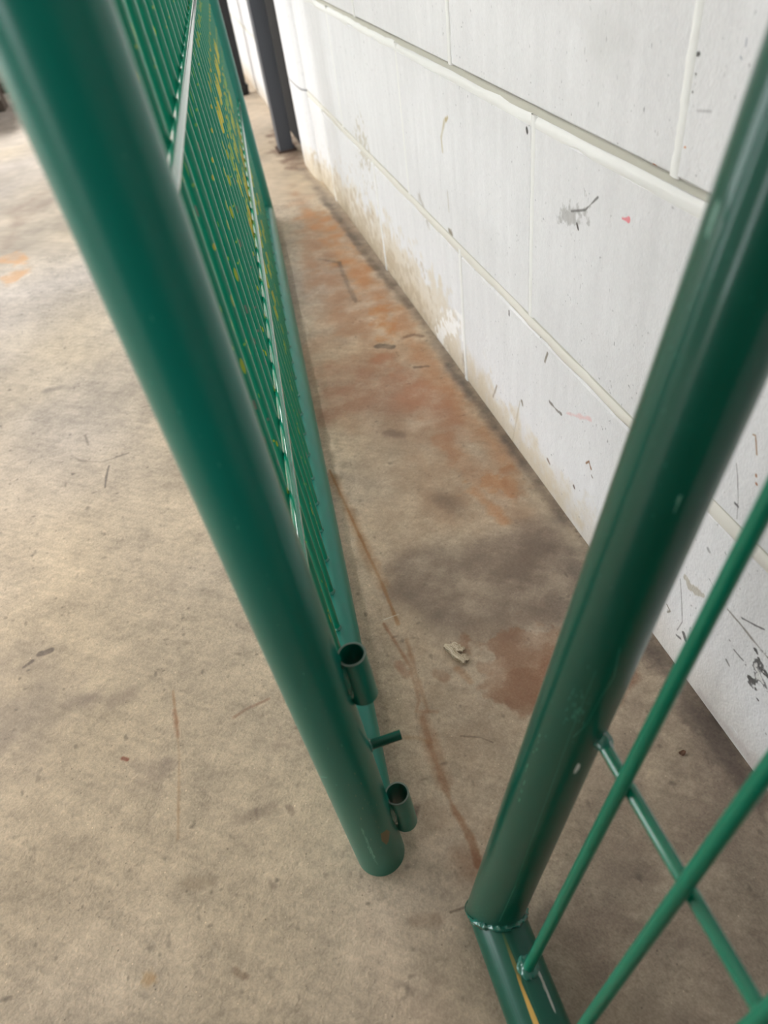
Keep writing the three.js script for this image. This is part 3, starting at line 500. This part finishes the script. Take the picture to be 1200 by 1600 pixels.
// ---------------------------------------------------------------- welded mesh fence panels
const R = 0.0187, RW = 0.0034, RH = 0.0034, HIGH = 0.82;
function fencePanel({ base, up, along, length, railRise, wires, levels, foot, postMap, railMap, label, pick, gloss = {} }) {
  const t = thing('fence_panel', label, 'fence panel', base);
  const O = V(0, railRise, 0), corner = (s, h) => O.clone().addScaledVector(along, s).addScaledVector(up, h);
  const cutLow = up.clone().sub(along), cutLowFar = up.clone().add(along), top = HIGH;
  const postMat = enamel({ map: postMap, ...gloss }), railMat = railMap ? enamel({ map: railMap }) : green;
  if (foot) {
    const bottom = (s) => { const c = corner(s, 0); return c.addScaledVector(up, -c.y / up.y); };
    part('post', bar(bottom(0), corner(0, top), R, { seg: 64, nb: cutLowFar, na: V(0, 1, 0) }), postMat, t);
    part('post', bar(bottom(length), corner(length, top), R, { seg: 40, nb: cutLow, na: V(0, 1, 0) }), green, t);
    part('bottom_rail', bar(corner(R * 0.7, 0), corner(length - R * 0.7, 0), R, { seg: 48 }), railMat, t);
  } else {
    part('post', bar(corner(0, 0), corner(0, top), R, { seg: 64, na: cutLow, nb: cutLowFar, capA: false }), postMat, t);
    part('post', bar(corner(length, 0), corner(length, top), R, { seg: 40, na: cutLowFar, nb: cutLow, capA: false }), green, t);
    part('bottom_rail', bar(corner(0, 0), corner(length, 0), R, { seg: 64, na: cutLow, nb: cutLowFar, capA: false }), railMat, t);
  }
  part('top_rail', bar(corner(0, top), corner(length, top), R, { seg: 40, na: cutLowFar, nb: cutLow, capA: false }), green, t);
  const wire = bar(up.clone().multiplyScalar(R * 0.8), up.clone().multiplyScalar(top - R * 0.8), RW, { seg: 18 });
  const bead = lump(0.0046, [1, 0.85, 1], 3, 3);
  wires.forEach((s, i) => {
    const w = part('vertical_wire', wire, wireMats[pick(i)], t); w.position.copy(corner(s, 0));
    for (const h of [R, top - R]) { const b = part('weld_bead', bead, weldGreen, w); b.position.copy(up).multiplyScalar(h); b.rotation.y = i * 1.7; }
  });
  const side = new THREE.Vector3().crossVectors(along, up); if (side.x < 0) side.negate();
  levels.forEach((h) => part('horizontal_wire', bar(corner(R * 0.8, h).addScaledVector(side, RW + RH - 0.0006), corner(length - R * 0.8, h).addScaledVector(side, RW + RH - 0.0006), RH, { seg: 18 }), rodMat, t));
  return { t, corner, side };
}

// the panel on the left, standing on its posts, with hinge sockets
const upL = V(-0.03096, 1, -0.05374).normalize(), alongL = V(0.0955, 0, -0.9954).normalize();
{
  const spots = []; for (let k = 0; k < 30; k++) if (0.0565 + 0.0452 * k < 1.35) spots.push(0.0565 + 0.0452 * k);
  const map = paintedTexture(1024, 2048, GREEN, (x, w, h) => {
    flecks(x, w, h, 0.711, 0.092, 0.006, 0.006, 30, 3, '#4f9a82', 11); flecks(x, w, h, 0.71, 0.057, 0.01, 0.027, 150, 3.2, '#5fa08c', 12);
    stroke(x, w, h, [[0.7113, 0.0907], [0.7106, 0.07], [0.709, 0.0443], [0.718, 0.025]], 6, '#3f8a76');
    x.fillStyle = '#75623f'; x.beginPath(); [[0.805, 0.074], [0.85, 0.071], [0.868, 0.063], [0.838, 0.053], [0.815, 0.05], [0.795, 0.062]].forEach(([u, v]) => x.lineTo(u * w, (1 - v) * h)); x.fill();
    stroke(x, w, h, [[0.56, 0.166], [0.6, 0.172], [0.635, 0.1757]], 1.5, '#5ea893');
    flecks(x, w, h, 0.72, 0.4, 0.12, 0.3, 26, 2.4, '#5aa58f', 21); flecks(x, w, h, 0.8, 0.12, 0.1, 0.08, 22, 3, '#7d8a6a', 23);
  });
  const p = fencePanel({
    base: V(-0.01137, 0, -0.22676), up: upL, along: alongL, length: 1.3785, railRise: 0.0187, wires: spots, levels: [0.2215, 0.45, 0.678], foot: true, postMap: map,
    label: 'green steel mesh fence panel standing on the left, hinge sockets on its near post', pick: (i) => (i < 2 ? 0 : i < 7 ? [2, 0, 1][i % 3] : i < 13 ? 1 + i % 2 : i < 25 ? 2 + (i % 3 ? 1 : 0) : 2),
  });
  const socket = (lo, hi, r, s) => {
    const at = (h) => upL.clone().multiplyScalar(h).add(V(R + r - 0.0012, 0, 0));
    const k = part('hinge_socket', bar(at(lo), at(hi), r, { seg: 40, inner: r - 0.001, rows: 6, wobble: 0.04 }), green, p.t);
    part('rim', bar(at(hi - 0.0003), at(hi + 0.0003), r * 1.004, { seg: 40, inner: r - 0.0011 }), bareMetal, k);
    const web = lump(0.006, [0.55, (hi - lo) * 74, 0.75], s, 5); part('weld_bead', web, weldGreen, k).position.copy(at((lo + hi) / 2).add(V(-r + 0.001, 0, 0.004)));
    const rb = lump(0.004, [0.5, 1.1, 0.9], s + 4, 3); part('rust_spot', rb, rust, k).position.copy(at(hi - 0.004).add(V(-r + 0.0006, 0, 0.0025)));
  };
  socket(0.1965, 0.235, 0.0085, 5); socket(0.0305, 0.0725, 0.0087, 9);
  const pin = part('latch_pin', bar(upL.clone().multiplyScalar(0.142).add(V(R * 0.6, 0, 0)), upL.clone().multiplyScalar(0.142).add(V(0.0405, 0.0005, 0)), 0.0033, { seg: 24 }), enamel({ color: '#0b4a3c', roughness: 0.15 }), p.t);
  part('weld_bead', lump(0.0045, [0.6, 1, 1], 14, 3), weldGreen, pin).position.copy(upL.clone().multiplyScalar(0.142).add(V(R + 0.0002, 0, 0)));
}
// the panel on the right, leaning against the block wall
const upR = V(0.2426, 1, -0.0541).normalize(), alongR = V(0.012, 0, 1).normalize();
{
  const spots = []; for (let k = 0; k < 30; k++) if (0.0442 + 0.0467 * k < 1.35) spots.push(0.0442 + 0.0467 * k);
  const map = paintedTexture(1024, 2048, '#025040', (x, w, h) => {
    stroke(x, w, h, [[0.672, 0.03], [0.6749, 0.0466], [0.679, 0.0887]], 3.5, '#5c9a86'); stroke(x, w, h, [[0.679, 0.083], [0.668, 0.14], [0.66, 0.197], [0.649, 0.27], [0.648, 0.33]], 2, '#2c7b67');
    stroke(x, w, h, [[0.663, 0.272], [0.693, 0.285], [0.705, 0.31], [0.722, 0.328], [0.697, 0.35]], 2, '#4b8f7c'); flecks(x, w, h, 0.632, 0.297, 0.05, 0.02, 46, 3, '#3f8471', 41);
    flecks(x, w, h, 0.732, 0.244, 0.01, 0.003, 18, 6, '#d8dcd8', 42); flecks(x, w, h, 0.476, 0.561, 0.008, 0.006, 26, 6, '#79a093', 43); flecks(x, w, h, 0.684, 0.448, 0.005, 0.003, 6, 5, '#7aa394', 44);
    flecks(x, w, h, 0.53, 0.22, 0.02, 0.05, 12, 4, '#4f917e', 45); flecks(x, w, h, 0.55, 0.35, 0.25, 0.3, 60, 2.2, '#3a806d', 46);
    stroke(x, w, h, [[0.47, 0.05], [0.485, 0.12]], 2, '#2f7663'); flecks(x, w, h, 0.5, 0.03, 0.3, 0.02, 60, 3, '#25604f', 47);
  });
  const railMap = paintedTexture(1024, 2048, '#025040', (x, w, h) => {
    for (const u of [0.6, 0.62, 0.635]) stroke(x, w, h, [[u, 0.004], [u, 0.12]], 2, '#1d6452');
    for (let i = 0; i < 24; i++) { const v = 0.013 + 0.0007 * i, k = i / 23, u = 0.5212 + 0.0022 * k; stroke(x, w, h, [[u, v], [u, v + 0.0009]], 12 + 10 * k, `rgb(${Math.round(20 + 95 * k)},${Math.round(86 + 20 * k)},${Math.round(62 - 4 * k)})`); }  // dim start of a floor reflection painted on the rail
    for (let i = 0; i < 40; i++) { const v = 0.0352 + 0.001 * i, k = Math.min(1, i / 14), u = 0.5303 - 0.002 * i / 40; stroke(x, w, h, [[u, v], [u, v + 0.0012]], 15 + 13 * k, `rgb(${Math.round(168 + 44 * k)},${Math.round(132 + 38 * k)},${Math.round(62 + 28 * k)})`); }  // bright gold run of that painted reflection
    stroke(x, w, h, [[0.405, 0.0361], [0.4047, 0.0418], [0.4059, 0.0463]], 16, '#b9b8b2'); flecks(x, w, h, 0.405, 0.039, 0.012, 0.008, 30, 3, '#a9aaa0', 51);
    stroke(x, w, h, [[0.505, 0.02], [0.505, 0.09]], 2, '#2b6d5c');
  });
  const base = V(0.0545, 0, -0.1545);
  const p = fencePanel({
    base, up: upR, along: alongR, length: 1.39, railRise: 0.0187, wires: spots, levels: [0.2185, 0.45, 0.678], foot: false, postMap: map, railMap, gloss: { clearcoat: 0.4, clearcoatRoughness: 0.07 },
    label: 'green steel mesh fence panel on the right leaning against the white block wall', pick: () => 0,
  });
  // weld round the inner side of the mitred corner, at the wire ends
  const n = upR.clone().sub(alongR).normalize(), [e1, e2] = frameOf(upR.clone()), ring = [];
  for (let i = 0; i <= 60; i++) {
    const a = i / 60 * 2 * Math.PI, q = e1.clone().multiplyScalar(Math.cos(a) * (R + 0.0006)).addScaledVector(e2, Math.sin(a) * (R + 0.0006));
    q.addScaledVector(upR, -q.dot(n) / upR.dot(n)); ring.push(p.corner(0, 0).add(q));
  }
  const bead = new THREE.TubeGeometry(new THREE.CatmullRomCurve3(ring.slice(0, -1), true), 160, 0.0021, 8, true), bp = bead.attributes.position, bn = bead.attributes.normal;
  for (let i = 0; i < bp.count; i++) { const inner = sstep(-0.004, 0.008, bp.getZ(i)), k = -0.0016 + 0.0012 * inner + 0.004 * (fbm(bp.getX(i) * 420, bp.getZ(i) * 420 + bp.getY(i) * 300, 3) - 0.4) * inner; bp.setXYZ(i, bp.getX(i) + bn.getX(i) * k, bp.getY(i) + bn.getY(i) * k, bp.getZ(i) + bn.getZ(i) * k); }
  bead.computeVertexNormals();
  part('weld_bead', bead, weldGreen, p.t);
  part('weld_bead', lump(0.0064, [0.9, 0.9, 1.1], 33, 5), weldGreen, p.t).position.copy(p.corner(R * 0.95, 0.2185).addScaledVector(p.side, RW + RH));
  part('weld_bead', lump(0.0068, [1.1, 0.55, 1.1], 25, 5), weldGreen, p.t).position.copy(p.corner(0.0442, R));
}

// ---------------------------------------------------------------- small things and the far end
{ // broken splinter of wood on the floor
  const t = thing('wood_splinter', 'small broken splinter of pale wood lying on the stained concrete between the two panels', 'splinter', V(0.1065, 0, -0.3745));
  const wood = new THREE.MeshStandardMaterial({ roughness: 0.85, map: paintedTexture(64, 256, '#cbbca4', (x, w, h) => { seed = 77; for (let i = 0; i < 70; i++) { x.fillStyle = ['#a8957a', '#d8cbb6', '#8f7b62', '#e0d5c2'][Math.floor(rnd() * 4)]; x.fillRect(rnd() * w, rnd() * h * 0.8, 1 + 2 * rnd(), 20 + 90 * rnd()); } }) });
  const sliver = (L, W, H, s) => {
    const g = new THREE.BoxGeometry(W, H, L, 5, 2, 14), p = g.attributes.position;
    for (let i = 0; i < p.count; i++) { const a = p.getZ(i) / L, e = Math.max(0, Math.abs(a) - 0.36) / 0.14; p.setX(i, p.getX(i) * (1 - 0.45 * e * e) + W * 0.5 * (noise(a * 5 + s, 2) - 0.5)); p.setZ(i, p.getZ(i) + L * 0.16 * (noise(p.getX(i) / W * 4 + s * 3, p.getY(i) / H * 2) - 0.5) * e); p.setY(i, p.getY(i) * (1 - 0.4 * e) + H * 0.4 * (noise(a * 7 + s, p.getX(i) / W * 2 + 5) - 0.5)); }
    g.computeVertexNormals(); return g.translate(0, H * 0.72, 0);
  };
  const m = part('sliver', sliver(0.0265, 0.006, 0.0042, 2), wood, t); m.rotation.y = 0.42;
  const f = part('flake', sliver(0.0125, 0.0075, 0.0022, 6), wood, t); f.position.set(0.0035, 0.002, -0.0055); f.rotation.set(0.12, 0.5, -0.3);
  const s = part('chip', sliver(0.009, 0.003, 0.002, 9), wood, t); s.position.set(0.0075, 0, 0.0065); s.rotation.y = 0.2;
}
{ // curled dead leaf scrap near the foot of the wall
  const g = new THREE.PlaneGeometry(0.0062, 0.0045, 8, 6).rotateX(-Math.PI / 2), p = g.attributes.position;
  for (let i = 0; i < p.count; i++) { const x = p.getX(i) / 0.0031, z = p.getZ(i) / 0.00225; p.setXYZ(i, p.getX(i) * (1 - 0.35 * z * z), 0.0008 + 0.0016 * x * x + 0.001 * noise(x * 2 + 4, z * 2), p.getZ(i) * (1 - 0.3 * x * x)); }
  g.computeVertexNormals();
  const m = shadows(new THREE.Mesh(g, new THREE.MeshStandardMaterial({ color: '#6a4c3a', roughness: 0.8, side: THREE.DoubleSide }))); m.name = 'leaf_scrap'; m.position.set(0.244, 0, -0.2185); scene.add(m);
  m.userData = { label: 'tiny reddish brown leaf scrap on the gritty floor by the foot of the wall', category: 'leaf' };
}
{ // steel angle upright at the end of the block wall
  const t = thing('steel_column', 'dark grey steel angle upright standing at the far end of the white block wall', 'column', V(0.237, 0, -2.1));
  const m = new THREE.MeshStandardMaterial({ color: '#4d5057', roughness: 0.55, metalness: 0.2 });
  const s = new THREE.Shape([[-0.003, 0.03], [-0.003, -0.025], [0.034, -0.025], [0.034, -0.019], [0.003, -0.019], [0.003, 0.03]].map((p) => new THREE.Vector2(...p)));
  part('upright', new THREE.ExtrudeGeometry(s, { depth: CEILING, bevelEnabled: false }).rotateX(-Math.PI / 2), m, t);
  part('base_plate', chamfered(-0.01, 0, -0.03, 0.042, 0.005, 0.03, 0.001), new THREE.MeshStandardMaterial({ color: '#4b3a31', roughness: 0.9 }), t);
  part('base_bracket', chamfered(0.006, 0.006, 0.0, 0.03, 0.05, 0.006, 0.001), rust, t);
}
{ // black pipe further along
  const t = thing('pipe', 'black upright pipe beside the white wall beyond the grey steel column', 'pipe', V(0.232, 0, -2.86));
  const m = new THREE.MeshStandardMaterial({ color: '#0b0b0d', roughness: 0.5 });
  part('shaft', bar(V(0, 0.0, 0), V(0, CEILING, 0), 0.021, { seg: 28 }), m, t);
  part('collar', bar(V(0, 0, 0), V(0, 0.03, 0), 0.026, { seg: 28, rows: 4, wobble: 0.2 }), m, t);
  part('clip', chamfered(-0.03, 0.09, -0.012, -0.012, 0.125, 0.016, 0.002), new THREE.MeshStandardMaterial({ color: '#9a8878', roughness: 0.8 }), t);
}
{ // pallet at the left edge
  const t = thing('pallet', 'weathered pale wooden pallet resting on blocks at the far left edge', 'pallet', V(-0.615, 0, -3.03));
  const pale = new THREE.MeshStandardMaterial({ color: '#d6cfbe', roughness: 0.8 }), old = new THREE.MeshStandardMaterial({ color: '#8b837c', roughness: 0.85 }), dark = new THREE.MeshStandardMaterial({ color: '#5f554c', roughness: 0.9 });
  for (const x of [-1.0, -0.55, -0.14]) for (const z of [-0.9, -0.5, -0.12]) part('block', chamfered(x, 0, z, x + 0.1, 0.09, z + 0.09, 0.003), dark, t);
  for (const x of [-1.02, -0.56, -0.1]) part('stringer', chamfered(x, 0.112, -0.98, x + 0.1, 0.15, 0, 0.003), dark, t);
  for (let k = 0; k < 3; k++) part('bottom_board', chamfered(-1.02, 0.09, -0.98 + k * 0.44, 0.02, 0.112, -0.88 + k * 0.44, 0.002), old, t);
  for (let k = 0; k < 7; k++) part('top_board', chamfered(-1.02, 0.15, -0.98 + k * 0.1465, 0.02, 0.172, -0.88 + k * 0.1465, 0.002), pale, t);
}
renderer.render(scene, camera);
